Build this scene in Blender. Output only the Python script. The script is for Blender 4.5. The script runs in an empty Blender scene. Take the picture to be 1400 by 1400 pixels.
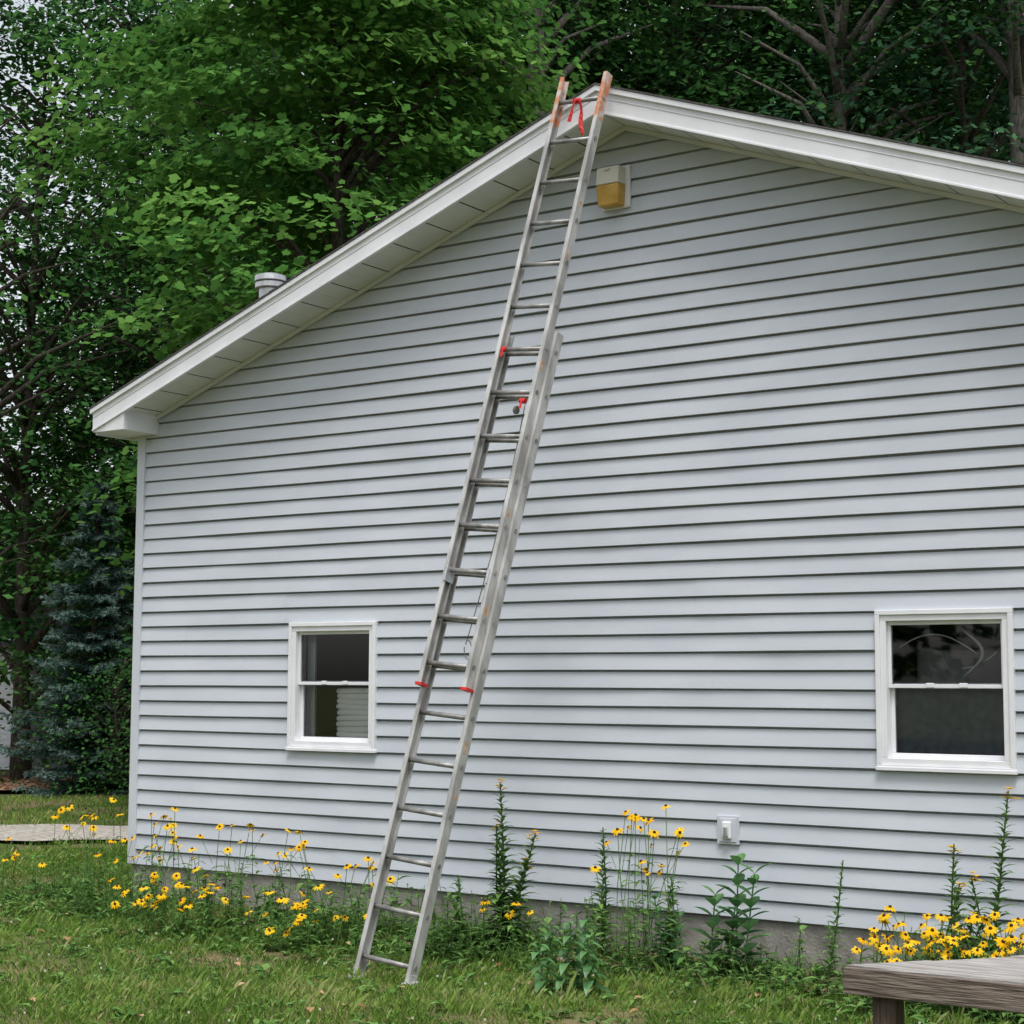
import bpy, math, random
import numpy as np
from mathutils import Vector, Matrix
random.seed(3); RNG=np.random.default_rng(7)
sc=bpy.context.scene
sc.view_settings.view_transform='Standard'; sc.view_settings.look='None'; sc.view_settings.exposure=0
GZ=-0.29
# ---------------------------------------------------------------- helpers
def link(o,parent=None):
    sc.collection.objects.link(o)
    if parent: o.parent=parent
    return o
def empty(name,loc=(0,0,0)):
    e=bpy.data.objects.new(name,None); e.location=loc; e.empty_display_size=.2
    return link(e)
class MB:
    def __init__(s): s.v=[];s.f=[];s.m=[]
    def add(s,vs,fs,m=0):
        b=len(s.v); s.v+= [tuple(map(float,p)) for p in vs]
        for f in fs: s.f.append(tuple(b+i for i in f)); s.m.append(m)
    def box(s,x0,x1,y0,y1,z0,z1,m=0):
        s.add([(x0,y0,z0),(x1,y0,z0),(x1,y1,z0),(x0,y1,z0),(x0,y0,z1),(x1,y0,z1),(x1,y1,z1),(x0,y1,z1)],
              [(3,2,1,0),(4,5,6,7),(0,1,5,4),(1,2,6,5),(2,3,7,6),(3,0,4,7)],m)
    def obox(s,c,ax,ay,az,hx,hy,hz,m=0):
        c=Vector(c);P=[]
        for k in(-1,1):
            for a,b in((-1,-1),(1,-1),(1,1),(-1,1)):
                P.append(c+ax*(a*hx)+ay*(b*hy)+az*(k*hz))
        s.add(P,[(3,2,1,0),(4,5,6,7),(0,1,5,4),(1,2,6,5),(2,3,7,6),(3,0,4,7)],m)
    def tube(s,pts,rad,n=8,m=0,caps=True):
        pts=[Vector(p) for p in pts]
        if not hasattr(rad,'__len__'): rad=[rad]*len(pts)
        V=[];up=None
        for i,p in enumerate(pts):
            t=(pts[min(i+1,len(pts)-1)]-pts[max(i-1,0)]).normalized()
            if up is None:
                up=Vector((0,0,1)) if abs(t.z)<.9 else Vector((1,0,0))
            a=(up-t*up.dot(t)).normalized(); up=a; b=t.cross(a)
            for k in range(n):
                th=2*math.pi*k/n; V.append(p+(a*math.cos(th)+b*math.sin(th))*rad[i])
        F=[]
        for i in range(len(pts)-1):
            for k in range(n):
                F.append((i*n+k,i*n+(k+1)%n,(i+1)*n+(k+1)%n,(i+1)*n+k))
        if caps: F.append(tuple(range(n))[::-1]); F.append(tuple((len(pts)-1)*n+k for k in range(n)))
        s.add(V,F,m)
    def obj(s,name,mats,parent=None,smooth=False,bevel=0,loc=None):
        me=bpy.data.meshes.new(name); me.from_pydata(s.v,[],s.f)
        for m in mats: me.materials.append(m)
        me.polygons.foreach_set('material_index',s.m)
        if smooth: me.polygons.foreach_set('use_smooth',[True]*len(s.f))
        me.update()
        o=bpy.data.objects.new(name,me)
        link(o,parent)
        if bevel:
            b=o.modifiers.new('b','BEVEL'); b.width=bevel; b.segments=2; b.limit_method='ANGLE'
        return o
def fastmesh(name,V,k,mats,midx=None,rnd=None):
    N=V.shape[0]
    me=bpy.data.meshes.new(name)
    me.vertices.add(N*k); me.vertices.foreach_set('co',V.reshape(-1).astype(np.float32))
    me.loops.add(N*k); me.loops.foreach_set('vertex_index',np.arange(N*k,dtype=np.int32))
    me.polygons.add(N); me.polygons.foreach_set('loop_start',np.arange(0,N*k,k,dtype=np.int32))
    me.polygons.foreach_set('loop_total',np.full(N,k,dtype=np.int32))
    for m in mats: me.materials.append(m)
    if midx is not None: me.polygons.foreach_set('material_index',midx.astype(np.int32))
    a=me.attributes.new('rnd','FLOAT','FACE')
    if rnd is None: rnd=RNG.random(N)
    a.data.foreach_set('value',rnd.astype(np.float32))
    me.update(calc_edges=True)
    return me
# ---------------------------------------------------------------- materials
def newmat(name):
    m=bpy.data.materials.new(name); m.use_nodes=True
    nt=m.node_tree; b=nt.nodes['Principled BSDF']; return m,nt,b
def pmat(name,c1,c2=None,rough=.6,metal=0,scale=4,bump=0,bscale=None,stretch=(1,1,1),spec=.4,detail=3,lo=.35,hi=.65):
    m,nt,b=newmat(name); b.inputs['Roughness'].default_value=rough; b.inputs['Metallic'].default_value=metal
    b.inputs['Specular IOR Level'].default_value=spec
    tc=nt.nodes.new('ShaderNodeTexCoord'); mp=nt.nodes.new('ShaderNodeMapping'); mp.inputs['Scale'].default_value=stretch
    nt.links.new(tc.outputs['Object'],mp.inputs['Vector'])
    if c2 is None: c2=c1
    n=nt.nodes.new('ShaderNodeTexNoise'); n.inputs['Scale'].default_value=scale; n.inputs['Detail'].default_value=detail
    nt.links.new(mp.outputs[0],n.inputs['Vector'])
    r=nt.nodes.new('ShaderNodeValToRGB'); r.color_ramp.elements[0].color=(*c1,1); r.color_ramp.elements[1].color=(*c2,1)
    r.color_ramp.elements[0].position=lo; r.color_ramp.elements[1].position=hi
    nt.links.new(n.outputs['Fac'],r.inputs[0]); nt.links.new(r.outputs[0],b.inputs['Base Color'])
    if bump:
        n2=nt.nodes.new('ShaderNodeTexNoise'); n2.inputs['Scale'].default_value=bscale or scale*6; n2.inputs['Detail'].default_value=3
        nt.links.new(mp.outputs[0],n2.inputs['Vector'])
        bp=nt.nodes.new('ShaderNodeBump'); bp.inputs['Strength'].default_value=bump; bp.inputs['Distance'].default_value=.02
        nt.links.new(n2.outputs['Fac'],bp.inputs['Height']); nt.links.new(bp.outputs[0],b.inputs['Normal'])
    return m
def leafmat(name,cols,trans=.35,gloss=0):
    m,nt,b=newmat(name); nt.nodes.remove(b)
    at=nt.nodes.new('ShaderNodeAttribute'); at.attribute_name='rnd'
    r=nt.nodes.new('ShaderNodeValToRGB'); e=r.color_ramp.elements
    e[0].color=(*cols[0],1); e[1].color=(*cols[-1],1)
    for i,c in enumerate(cols[1:-1]):
        x=e.new((i+1)/(len(cols)-1)); x.color=(*c,1)
    d=nt.nodes.new('ShaderNodeBsdfDiffuse')
    nt.links.new(at.outputs['Fac'],r.inputs[0]); nt.links.new(r.outputs[0],d.inputs['Color'])
    cur=d
    if trans:
        t=nt.nodes.new('ShaderNodeBsdfTranslucent'); nt.links.new(r.outputs[0],t.inputs['Color'])
        mx=nt.nodes.new('ShaderNodeMixShader'); mx.inputs[0].default_value=trans
        nt.links.new(cur.outputs[0],mx.inputs[1]); nt.links.new(t.outputs[0],mx.inputs[2]); cur=mx
    if gloss:
        t=nt.nodes.new('ShaderNodeBsdfGlossy'); t.inputs['Roughness'].default_value=.45; t.inputs['Color'].default_value=(.8,.85,.8,1)
        mx=nt.nodes.new('ShaderNodeMixShader'); mx.inputs[0].default_value=gloss
        nt.links.new(cur.outputs[0],mx.inputs[1]); nt.links.new(t.outputs[0],mx.inputs[2]); cur=mx
    nt.links.new(cur.outputs[0],nt.nodes['Material Output'].inputs['Surface'])
    return m
M={}
M['siding']=pmat('vinyl_siding',(.49,.525,.575),(.545,.58,.63),rough=.55,scale=1.3,stretch=(1,1,3),spec=.3,detail=5)
M['trimgrey']=pmat('trim_grey',(.54,.57,.62),(.58,.61,.66),rough=.5)
M['white']=pmat('white_aluminium',(.68,.69,.715),(.78,.785,.81),rough=.45,scale=3,detail=5)
M['soffit']=pmat('soffit_vinyl',(.60,.61,.60),(.67,.675,.665),rough=.5,scale=2)
M['vinylwhite']=pmat('window_vinyl',(.74,.75,.78),(.80,.81,.83),rough=.4,scale=5)
M['shingle']=pmat('shingles',(.05,.05,.048),(.12,.115,.11),rough=.9,scale=30,bump=.6)
M['concrete']=pmat('concrete',(.20,.19,.17),(.36,.345,.32),rough=.9,scale=5,bump=.4,bscale=40,detail=6)
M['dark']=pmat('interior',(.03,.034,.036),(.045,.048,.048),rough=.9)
M['alu']=pmat('ladder_aluminium',(.32,.315,.305),(.58,.575,.565),rough=.55,metal=.25,scale=11,stretch=(1,1,.35),bump=.1,detail=5)
M['rung']=pmat('rung_aluminium',(.20,.195,.19),(.38,.37,.36),rough=.5,metal=.4,scale=14)
M['orange']=pmat('worn_orange_paint',(.52,.48,.44),(.50,.19,.09),rough=.65,scale=13,lo=.40,hi=.58,detail=6)
M['red']=pmat('red_plastic',(.65,.03,.02),(.55,.02,.02),rough=.5)
M['amber']=pmat('amber_lens',(.46,.26,.04),(.58,.36,.08),rough=.4,scale=12)
M['cream']=pmat('cream_plastic',(.62,.59,.51),(.70,.67,.60),rough=.5,detail=6)
M['galv']=pmat('galvanised',(.45,.46,.47),(.62,.63,.64),rough=.35,metal=.7,scale=12)
M['cloth']=pmat('white_cloth',(.82,.83,.83),(.88,.89,.88),rough=.9)
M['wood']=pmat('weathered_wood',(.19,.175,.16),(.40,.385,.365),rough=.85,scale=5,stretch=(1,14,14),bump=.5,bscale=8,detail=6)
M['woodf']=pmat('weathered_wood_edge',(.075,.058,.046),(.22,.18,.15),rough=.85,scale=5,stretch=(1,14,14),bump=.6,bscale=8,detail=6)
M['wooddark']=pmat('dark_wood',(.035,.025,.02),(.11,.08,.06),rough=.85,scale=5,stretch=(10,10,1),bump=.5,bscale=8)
M['bark']=pmat('bark',(.03,.024,.018),(.10,.085,.068),rough=.95,scale=8,stretch=(4,4,1))
M['barkl']=pmat('bark_grey',(.08,.072,.062),(.20,.18,.16),rough=.95,scale=8,stretch=(4,4,1))
M['maple']=leafmat('maple_leaves',[(.042,.125,.03),(.095,.23,.048),(.185,.35,.08)],trans=.4)
M['leafd']=leafmat('forest_leaves',[(.016,.055,.018),(.042,.118,.033),(.10,.22,.055)],trans=.2)
M['leafb']=leafmat('forest_leaves_cool',[(.024,.07,.04),(.045,.12,.058),(.09,.19,.085)],trans=.2)
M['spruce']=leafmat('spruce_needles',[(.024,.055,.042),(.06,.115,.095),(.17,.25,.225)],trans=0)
M['grass']=leafmat('grass_blades',[(.065,.135,.022),(.13,.24,.042),(.23,.34,.075),(.42,.41,.20)],trans=.3)
M['weed']=leafmat('weed_leaves',[(.06,.135,.038),(.115,.23,.06),(.20,.34,.10)],trans=.3)
M['weedd']=leafmat('milkweed_leaves',[(.045,.13,.045),(.08,.21,.065),(.13,.29,.10)],trans=.3,gloss=.05)
M['yellow']=leafmat('yellow_petals',[(.80,.42,.01),(.85,.52,.02),(.9,.62,.04)],trans=.25)
M['cone']=pmat('flower_cone',(.03,.015,.01),(.06,.03,.015),rough=.9)
m,nt,b=newmat('window_glass'); M['glass']=m
tr=nt.nodes.new('ShaderNodeBsdfTransparent'); tr.inputs[0].default_value=(.93,.95,.95,1)
gl=nt.nodes.new('ShaderNodeBsdfGlossy'); gl.inputs['Roughness'].default_value=.02
fr=nt.nodes.new('ShaderNodeFresnel'); fr.inputs[0].default_value=1.5
ad=nt.nodes.new('ShaderNodeMath'); ad.operation='ADD'; ad.inputs[1].default_value=.05
nt.links.new(fr.outputs[0],ad.inputs[0])
mx=nt.nodes.new('ShaderNodeMixShader'); nt.links.new(ad.outputs[0],mx.inputs[0]); nt.links.new(tr.outputs[0],mx.inputs[1]); nt.links.new(gl.outputs[0],mx.inputs[2])
nt.links.new(mx.outputs[0],nt.nodes['Material Output'].inputs['Surface'])
m,nt,b=newmat('lawn_soil'); M['ground']=m; b.inputs['Roughness'].default_value=.95; b.inputs['Specular IOR Level'].default_value=.1
tc=nt.nodes.new('ShaderNodeTexCoord')
def noise(s,d=4):
    n=nt.nodes.new('ShaderNodeTexNoise'); n.inputs['Scale'].default_value=s; n.inputs['Detail'].default_value=d
    nt.links.new(tc.outputs['Object'],n.inputs['Vector']); return n
n1=noise(1.4); n2=noise(25)
r1=nt.nodes.new('ShaderNodeValToRGB'); r1.color_ramp.elements[0].color=(.06,.10,.025,1); r1.color_ramp.elements[1].color=(.20,.165,.085,1)
r1.color_ramp.elements[0].position=.38; r1.color_ramp.elements[1].position=.62
r2=nt.nodes.new('ShaderNodeValToRGB'); r2.color_ramp.elements[0].color=(.5,.5,.5,1); r2.color_ramp.elements[1].color=(1.2,1.2,1.2,1)
nt.links.new(n1.outputs[0],r1.inputs[0]); nt.links.new(n2.outputs[0],r2.inputs[0])
mm=nt.nodes.new('ShaderNodeMix'); mm.data_type='RGBA'; mm.blend_type='MULTIPLY'; mm.inputs[0].default_value=1
nt.links.new(r1.outputs[0],mm.inputs[6]); nt.links.new(r2.outputs[0],mm.inputs[7]); nt.links.new(mm.outputs[2],b.inputs['Base Color'])
M['gravel']=pmat('pale_gravel',(.24,.215,.185),(.46,.43,.38),rough=.95,scale=14,bump=.3,bscale=30,detail=6)
M['mulch']=pmat('mulch',(.16,.08,.045),(.45,.28,.18),rough=.95,scale=9,bump=.9,detail=6)
M['dirt']=pmat('bare_dirt',(.15,.105,.065),(.28,.20,.135),rough=.95,scale=14,bump=.7)
# ---------------------------------------------------------------- ground
g=MB(); xs=[-400,-120,-60]+list(np.arange(-40,12.1,1.0))+[40,120,400]; ys=[-400,-120,-50]+list(np.arange(-20,40.1,1.0))+[100,400]
V=[(x,y,GZ-.012+(.02*math.sin(x*1.3+y*.7)*math.cos(y*1.1) if -35<x<8 and -12<y<35 and not(-16<x<-1 and -2<y<2) else 0)) for y in ys for x in xs]
nx=len(xs); F=[(j*nx+i,j*nx+i+1,(j+1)*nx+i+1,(j+1)*nx+i) for j in range(len(ys)-1) for i in range(nx-1)]
g.add(V,F); g.obj('ground',[M['ground']],smooth=True)
def patch(name,cx,cy,ux,uy,hl,hw,z,mat,n=40,wob=.12):
    b=MB(); u=Vector((ux,uy,0)).normalized(); v=Vector((-u.y,u.x,0)); V=[]
    for i in range(n+1):
        s=-hl+2*hl*i/n
        for k in(-1,-.33,.33,1):
            w=hw*k+(wob*(math.sin(i*1.7+k*2)+.6*math.sin(i*4.1+k)) if abs(k)==1 else 0)
            V.append(Vector((cx,cy,z))+u*s+v*w)
    F=[(i*4+k,(i+1)*4+k,(i+1)*4+k+1,i*4+k+1) for i in range(n) for k in range(3)]
    b.add(V,F,0); return b.obj(name,[mat],smooth=True)
patch('gravel_path',-17.1,3.0,.82,.57,9,1.05,GZ+.022,M['gravel'])
patch('mulch_bed',-23.3,10.0,.82,.57,7,1.9,GZ+.05,M['mulch'])
patch('dirt_strip',-5.9,-.32,1,0,5.2,.33,GZ+.008,M['dirt'],wob=.08)
# ---------------------------------------------------------------- house
XC=-10.80; PX=-6.02; XR=2*PX-XC; OV=.40; SL=.366; PZ=5.57; FH=.195; L=12.0; EXL=-10.95; EXR=2*PX-EXL
house=empty('siding_house')
def ztop(x): return PZ-SL*abs(x-PX)
def zbot(x): return ztop(x)-FH-.01
E=.122
wins=[(-9.069,-9.069+.867,.978,.978+.977),(-4.224,-4.224+.867,.978,.978+.977)]
sd=MB()
j=0
rr=random.Random(11)
while j*E<zbot(PX):
    z0=j*E; z1=z0+E
    if j%2==0:
        br=[];x=XC-rr.random()*3.2
        while x<XR: br.append(x); x+=3.66
        par=rr.randint(0,1)
    if z0<=zbot(XC): xl,xr=XC+.05,XR-.05
    else:
        h=(zbot(PX)-z0)/SL; xl,xr=PX-h,PX+h
    xl=max(xl,XC+.05); xr=min(xr,XR-.05)
    grid=[XC+.05+.45*k for k in range(30)]
    cuts=sorted({xl,xr}|{b for b in br if xl<b<xr}|{w for W in wins for w in W[:2] if z1>W[2] and z0<W[3] and xl<w<xr})
    for a,b in zip(cuts[:-1],cuts[1:]):
        mid=(a+b)/2
        seg=sum(1 for q in br if q<mid); off=-.0018 if (seg+par)%2 else 0
        zr=[(z0,z1)]
        for W in wins:
            if W[0]<mid<W[1] and z1>W[2] and z0<W[3]:
                zr=[]
                if z0<W[2]: zr.append((z0,W[2]))
                if z1>W[3]: zr.append((W[3],z1))
        for (p,q) in zr:
            def yy(z): return -.024+.020*(z-z0)/E+off
            a2,b2=a-(.02 if off else 0),b+(.02 if off else 0)
            if a2<xl or any(abs(a-W[k])<1e-6 for W in wins for k in(0,1)): a2=a
            if b2>xr or any(abs(b-W[k])<1e-6 for W in wins for k in(0,1)): b2=b
            pr=[]
            if p==z0: pr+=[(-.013+off,p+.035),(-.014+off,p+.001),(yy(p)+.002,p),(yy(p),p+.003)]
            else: pr+=[(yy(p),p)]
            if q==z1: pr+=[(yy(q-.013),q-.013),(.014,q-.010),(.016,q+.03)]
            else: pr+=[(yy(q),q)]
            xs_=[a2]+[g_ for g_ in grid if a2+.05<g_<b2-.05]+[b2]; n=len(pr); vs=[]
            for xx in xs_:
                wv=.0013*math.sin(xx*2.9+j//2*1.7)+.0008*math.sin(xx*6.1+j//2*3.1)
                for (y_,z_) in pr: vs.append((xx,y_+wv,z_+(.0016*math.sin(xx*1.9+j//2*2.3))))
            fs=[(i*n+k,(i+1)*n+k,(i+1)*n+k+1,i*n+k+1) for i in range(len(xs_)-1) for k in range(n-1)]
            sd.add(vs,fs)
    j+=1
sd.obj('siding',[M['siding']],house)
w=MB()
def wallseg(x0,x1,z0,z1): w.box(x0,x1,.03,.12,z0,z1)
edges=[XC+.02,wins[0][0]+.03,wins[0][1]-.03,wins[1][0]+.03,wins[1][1]-.03,XR-.02]
for i in (0,2,4): wallseg(edges[i],edges[i+1],-.02,3.6)
for i in (1,3): wallseg(edges[i],edges[i+1],-.02,wins[0][2]+.03); wallseg(edges[i],edges[i+1],wins[0][3]-.03,3.6)
w.add([(XC+.02,.03,3.6),(XR-.02,.03,3.6),(PX,.03,zbot(PX)+.05),(XC+.02,.12,3.6),(XR-.02,.12,3.6),(PX,.12,zbot(PX)+.05)],[(0,1,2),(5,4,3),(0,3,4,1)])
w.box(XC,XC+.1,.12,L,-.02,3.7); w.box(XR-.1,XR,.12,L,-.02,3.7); w.box(XC,XR,L,L+.1,-.02,3.7)
w.obj('walls',[M['siding']],house)
t=MB(); t.box(XC-.012,XC+.075,-.034,.02,0.0,3.66); t.box(XC-.012,XC+.012,.02,.09,0.0,3.66)
t.box(XR-.075,XR+.012,-.034,.02,0.0,3.66)
t.obj('corner_post',[M['trimgrey']],house,bevel=.004)
f=MB(); f.box(XC+.015,XR-.015,.0,.2,-.8,-.003); f.box(XC+.015,XC+.2,.2,L,-.8,-.003); f.box(XR-.2,XR-.015,.2,L,-.8,-.003)
f.obj('foundation',[M['concrete']],house)
def slab(mb,x0,x1,y0,y1,dt0,dt1,m=0):
    vs=[(x0,y0,ztop(x0)-dt1),(x1,y0,ztop(x1)-dt1),(x1,y1,ztop(x1)-dt1),(x0,y1,ztop(x0)-dt1),(x0,y0,ztop(x0)-dt0),(x1,y0,ztop(x1)-dt0),(x1,y1,ztop(x1)-dt0),(x0,y1,ztop(x0)-dt0)]
    mb.add(vs,[(3,2,1,0),(4,5,6,7),(0,1,5,4),(1,2,6,5),(2,3,7,6),(3,0,4,7)],m)
fa=MB()
for sgn in(-1,1):
    xe=EXL if sgn<0 else EXR
    br=[0,.32,.64,.97,1] 
    for i in range(len(br)-1):
        a=PX+(xe-PX)*br[i]; b=PX+(xe-PX)*br[i+1]
        if i<3: b+=(xe-PX)*.006
        o=-.002 if i%2 else 0
        a,b=min(a,b),max(a,b)
        slab(fa,a,b,-OV-.012+o,-OV+.02,.03,FH-.001*(i%2))
        slab(fa,a,b,-OV-.019+o,-OV-.0,FH-.013,FH+.004)
        slab(fa,a,b,-OV-.0165+o,-OV-.0,.085,.09)
    a,b=(xe,PX) if sgn<0 else (PX,xe)
    slab(fa,a-(.02 if sgn<0 else 0),b+(.02 if sgn>0 else 0),-OV-.032,-OV+.03,.006,.046)
for xe,s,xc in((EXL,1,XC),(EXR,-1,XR)):
    x0,x1=sorted((xe,xe+s*.02)); fa.box(x0,x1,-OV+.021,L+.3,ztop(xe)-FH-.03,ztop(xe)-.03)
    zb=ztop(xe)-FH-.0
    xi=xe+s*.36
    a,b=sorted((xe,xi))
    z1,z2=ztop(a)-FH+.02,ztop(b)-FH+.02
    fa.add([(a,-OV-.006,zb-.012),(b,-OV-.006,zb-.012),(b,-OV-.006,z2),(a,-OV-.006,z1),(a,-.0,zb-.012),(b,-.0,zb-.012),(b,-.0,z2),(a,-.0,z1)],[(0,1,2,3),(4,5,1,0),(1,5,6,2),(0,3,7,4)])
fa.obj('fascia',[M['white']],house,bevel=.0025)
so=MB()
for sgn in(-1,1):
    xe=(EXL+.36) if sgn<0 else (EXR-.36)
    n=int(abs(xe-PX)/.30)+1
    for i in range(n):
        a=PX+sgn*.30*i; b=a+sgn*.30
        if abs(b-PX)>abs(xe-PX): b=xe
        a,b=min(a,b),max(a,b)
        def zz(x,d): return ztop(x)-FH+.012+d
        g0=.010
        for (p,q,d0,d1) in((a,a+g0,.010,0),(a+g0,(a+b)/2-g0/2,0,0),((a+b)/2-g0/2,(a+b)/2,0,.004),((a+b)/2,(a+b)/2+g0/2,.004,0),((a+b)/2+g0/2,b,0,.0)):
            so.add([(p,-OV+.0,zz(p,d0)),(q,-OV+.0,zz(q,d1)),(q,.0,zz(q,d1)),(p,.0,zz(p,d0))],[(0,3,2,1)])
    a,b=(XC+.05,PX) if sgn<0 else (PX,XR-.05)
    slab(so,a,b,-.045,-.028,FH-.01,FH+.022)
so.box(EXL+.02,XC,.0,L,ztop(EXL)-FH-.025,ztop(EXL)-FH-.015); so.box(XR,EXR-.02,.0,L,ztop(EXL)-FH-.025,ztop(EXL)-FH-.015)
so.obj('soffit',[M['soffit']],house)
ro=MB()
slab(ro,EXL-.04,PX,-OV-.038,L+.3,-.008,.004); slab(ro,PX,EXR+.04,-OV-.038,L+.3,-.008,.004)
for k in range(34):
    for s in(-1,1):
        x0=PX+s*k*.148; x1=PX+s*(k+1)*.148
        if abs(x1-PX)>abs(EXL-PX)+.03: continue
        a,b=min(x0,x1),max(x0,x1)
        z=lambda x,o: ztop(x)+o
        hi,lo=(.009,.013)
        va=[(a,-OV-.038,z(a,hi if s>0 else lo)),(b,-OV-.038,z(b,lo if s>0 else hi)),(b,L+.3,z(b,lo if s>0 else hi)),(a,L+.3,z(a,hi if s>0 else lo))]
        ro.add(va,[(0,1,2,3)])
ro.tube([(PX,-OV-.03,PZ-.004),(PX,L+.3,PZ-.004)],.016,8)
ro.obj('roof',[M['shingle']],house)
vp=MB(); vx,vy=-10.10,.8
vp.tube([(vx,vy,3.9),(vx,vy,4.94)],.10,20)
vp.tube([(vx,vy,4.90),(vx,vy,4.905),(vx,vy,4.945),(vx,vy,4.95)],[.13,.135,.135,.13],20)
vp.tube([(vx,vy,4.96),(vx,vy,4.965),(vx,vy,5.01),(vx,vy,5.03)],[.133,.14,.138,.08],20)
vp.tube([(vx,vy,4.94),(vx,vy,4.97)],.10,16)
vp.obj('roof_vent',[M['galv']],house,smooth=False)
def window(W,kind):
    x0,x1,z0,z1=W; e=empty('window_unit'); e.parent=house
    mb=MB()
    def ring(a,b,c,d,wd,y0,y1,m=0):
        mb.box(a,b,y0,y1,d-wd,d,m); mb.box(a,b,y0,y1,c,c+wd,m)
        mb.box(a,a+wd,y0,y1,c+wd,d-wd,m); mb.box(b-wd,b,y0,y1,c+wd,d-wd,m)
    ring(x0,x1,z0,z1,.03,-.046,.028)
    ring(x0+.03,x1-.03,z0+.03,z1-.03,.038,-.034,.09)
    mb.box(x0-.006,x1+.006,-.052,.0,z0-.008,z0+.016)
    ix0,ix1,iz0,iz1=x0+.068,x1-.068,z0+.068,z1-.068
    zm=(iz0+iz1)/2+.02
    def sash(a,b,c,d,y,fw=.03):
        mb.box(a,b,y,y+.03,d-fw,d); mb.box(a,b,y,y+.03,c,c+fw); mb.box(a,a+fw*.8,y,y+.03,c+fw,d-fw); mb.box(b-fw*.8,b,y,y+.03,c+fw,d-fw)
    sash(ix0,ix1,zm-.012,iz1,.0,.024); sash(ix0,ix1,iz0,zm+.02,.034,.03)
    mb.box((ix0+ix1)/2-.12,(ix0+ix1)/2-.07,-.012,.0,zm-.008,zm+.02); mb.box((ix0+ix1)/2+.09,(ix0+ix1)/2+.14,-.012,.0,zm-.008,zm+.02)
    mb.obj('frame',[M['vinylwhite']],e,bevel=.003)
    gm=MB(); gm.add([(ix0+.01,.014,zm),(ix1-.01,.014,zm),(ix1-.01,.014,iz1-.01),(ix0+.01,.014,iz1-.01)],[(0,1,2,3)])
    gm.add([(ix0+.01,.048,iz0+.01),(ix1-.01,.048,iz0+.01),(ix1-.01,.048,zm),(ix0+.01,.048,zm)],[(0,1,2,3)])
    gm.obj('glass',[M['glass']],e)
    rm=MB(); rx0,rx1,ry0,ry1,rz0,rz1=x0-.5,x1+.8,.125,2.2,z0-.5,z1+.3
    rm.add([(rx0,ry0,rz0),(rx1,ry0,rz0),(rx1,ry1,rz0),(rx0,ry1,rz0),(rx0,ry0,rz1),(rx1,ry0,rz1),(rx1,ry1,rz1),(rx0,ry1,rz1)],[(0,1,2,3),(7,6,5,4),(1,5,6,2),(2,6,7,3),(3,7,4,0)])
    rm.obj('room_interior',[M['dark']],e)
    it=MB()
    if kind==0:
        cx=x1-.27; z=iz0+.03
        for k in range(9):
            n=24; h=.040; dx=.005*math.sin(k*2.1); P=[]
            for (rs,zz_) in((.93,0),(1,.25),(1,.75),(.93,1)):
                for q in range(n):
                    th=2*math.pi*q/n; c,s_=math.cos(th),math.sin(th)
                    px=math.copysign(abs(c)**.55,c)*.22*rs; py=math.copysign(abs(s_)**.55,s_)*.045*rs
                    P.append((cx+dx+px,.118+py,z+zz_*h+ (0.004*math.cos(th*2+k))))
            Fs=[(i*n+q,i*n+(q+1)%n,(i+1)*n+(q+1)%n,(i+1)*n+q) for i in range(3) for q in range(n)]+[tuple(range(n))[::-1],tuple(3*n+q for q in range(n))]
            it.add(P,Fs); z+=h+.002
        it.obj('folded_cloth_stack',[M['cloth']],e,smooth=True)
        b=MB(); b.box(ix0-.02,ix0+.06,.13,.15,iz0,iz1); b.obj('curtain',[M['trimgrey']],e)
        b=MB(); b.box(ix0-.1,ix1+.1,.08,.30,iz0-.03,iz0+.028); b.obj('shelf',[M['trimgrey']],e)
    else:
        mblu=pmat('dark_blind',(.11,.14,.19),(.17,.20,.25),rough=.7,scale=20)
        zc=iz0
        while zc<zm-.02:
            it.add([(ix0,.085,zc),(ix1,.085,zc),(ix1,.095,zc+.012),(ix0,.095,zc+.012)],[(0,1,2,3)]); zc+=.0125
        it.obj('blind',[mblu],e)
        tb=MB()
        def arc(pts,r): tb.tube(pts,r,6)
        zc=(zm+iz1)/2
        arc([(ix0+.02+.5*t_,.13,zc+.0+.12*math.sin(math.pi*(t_*.9+.1))) for t_ in np.linspace(0,1,18)],.0045)
        arc([(ix0+.44+.12*math.sin(t_*3.2),.12,zc+.14-.28*t_) for t_ in np.linspace(0,1,14)],[.003+.010*math.sin(math.pi*t_) for t_ in np.linspace(0,1,14)])
        arc([(ix0+.42+.22*t_,.14,zc-.09+.10*t_*t_) for t_ in np.linspace(0,1,12)],.006)
        tb.obj('swoosh_reflection',[pmat('pale_reflection',(.42,.43,.44),(.54,.55,.56),rough=.5)],e,smooth=True)  # reflection of a white plastic swoosh, modelled as tubes behind the upper pane
        s_=MB(); s_.box(ix0+.06,ix1-.12,.3,.6,zm-.1,zc+.03); s_.obj('shelf_box',[pmat('box_grey',(.14,.14,.14),(.18,.18,.18))],e,bevel=.03)
window(wins[0],0); window(wins[1],1)
lx,lz=-6.10,4.95
wl=empty('wall_light'); 
b=MB(); b.box(lx-.10,lx+.12,-.045,-.018,lz-.15,lz+.15); b.obj('backplate',[M['vinylwhite']],wl,bevel=.004)
b=MB()
b.add([(lx-.09,-.15,lz+.01),(lx+.09,-.15,lz+.01),(lx+.09,-.046,lz+.01),(lx-.09,-.046,lz+.01),(lx-.09,-.14,lz+.13),(lx+.09,-.14,lz+.13),(lx+.09,-.046,lz+.135),(lx-.09,-.046,lz+.135)],[(3,2,1,0),(4,5,6,7),(0,1,5,4),(1,2,6,5),(2,3,7,6),(3,0,4,7)])
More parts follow.
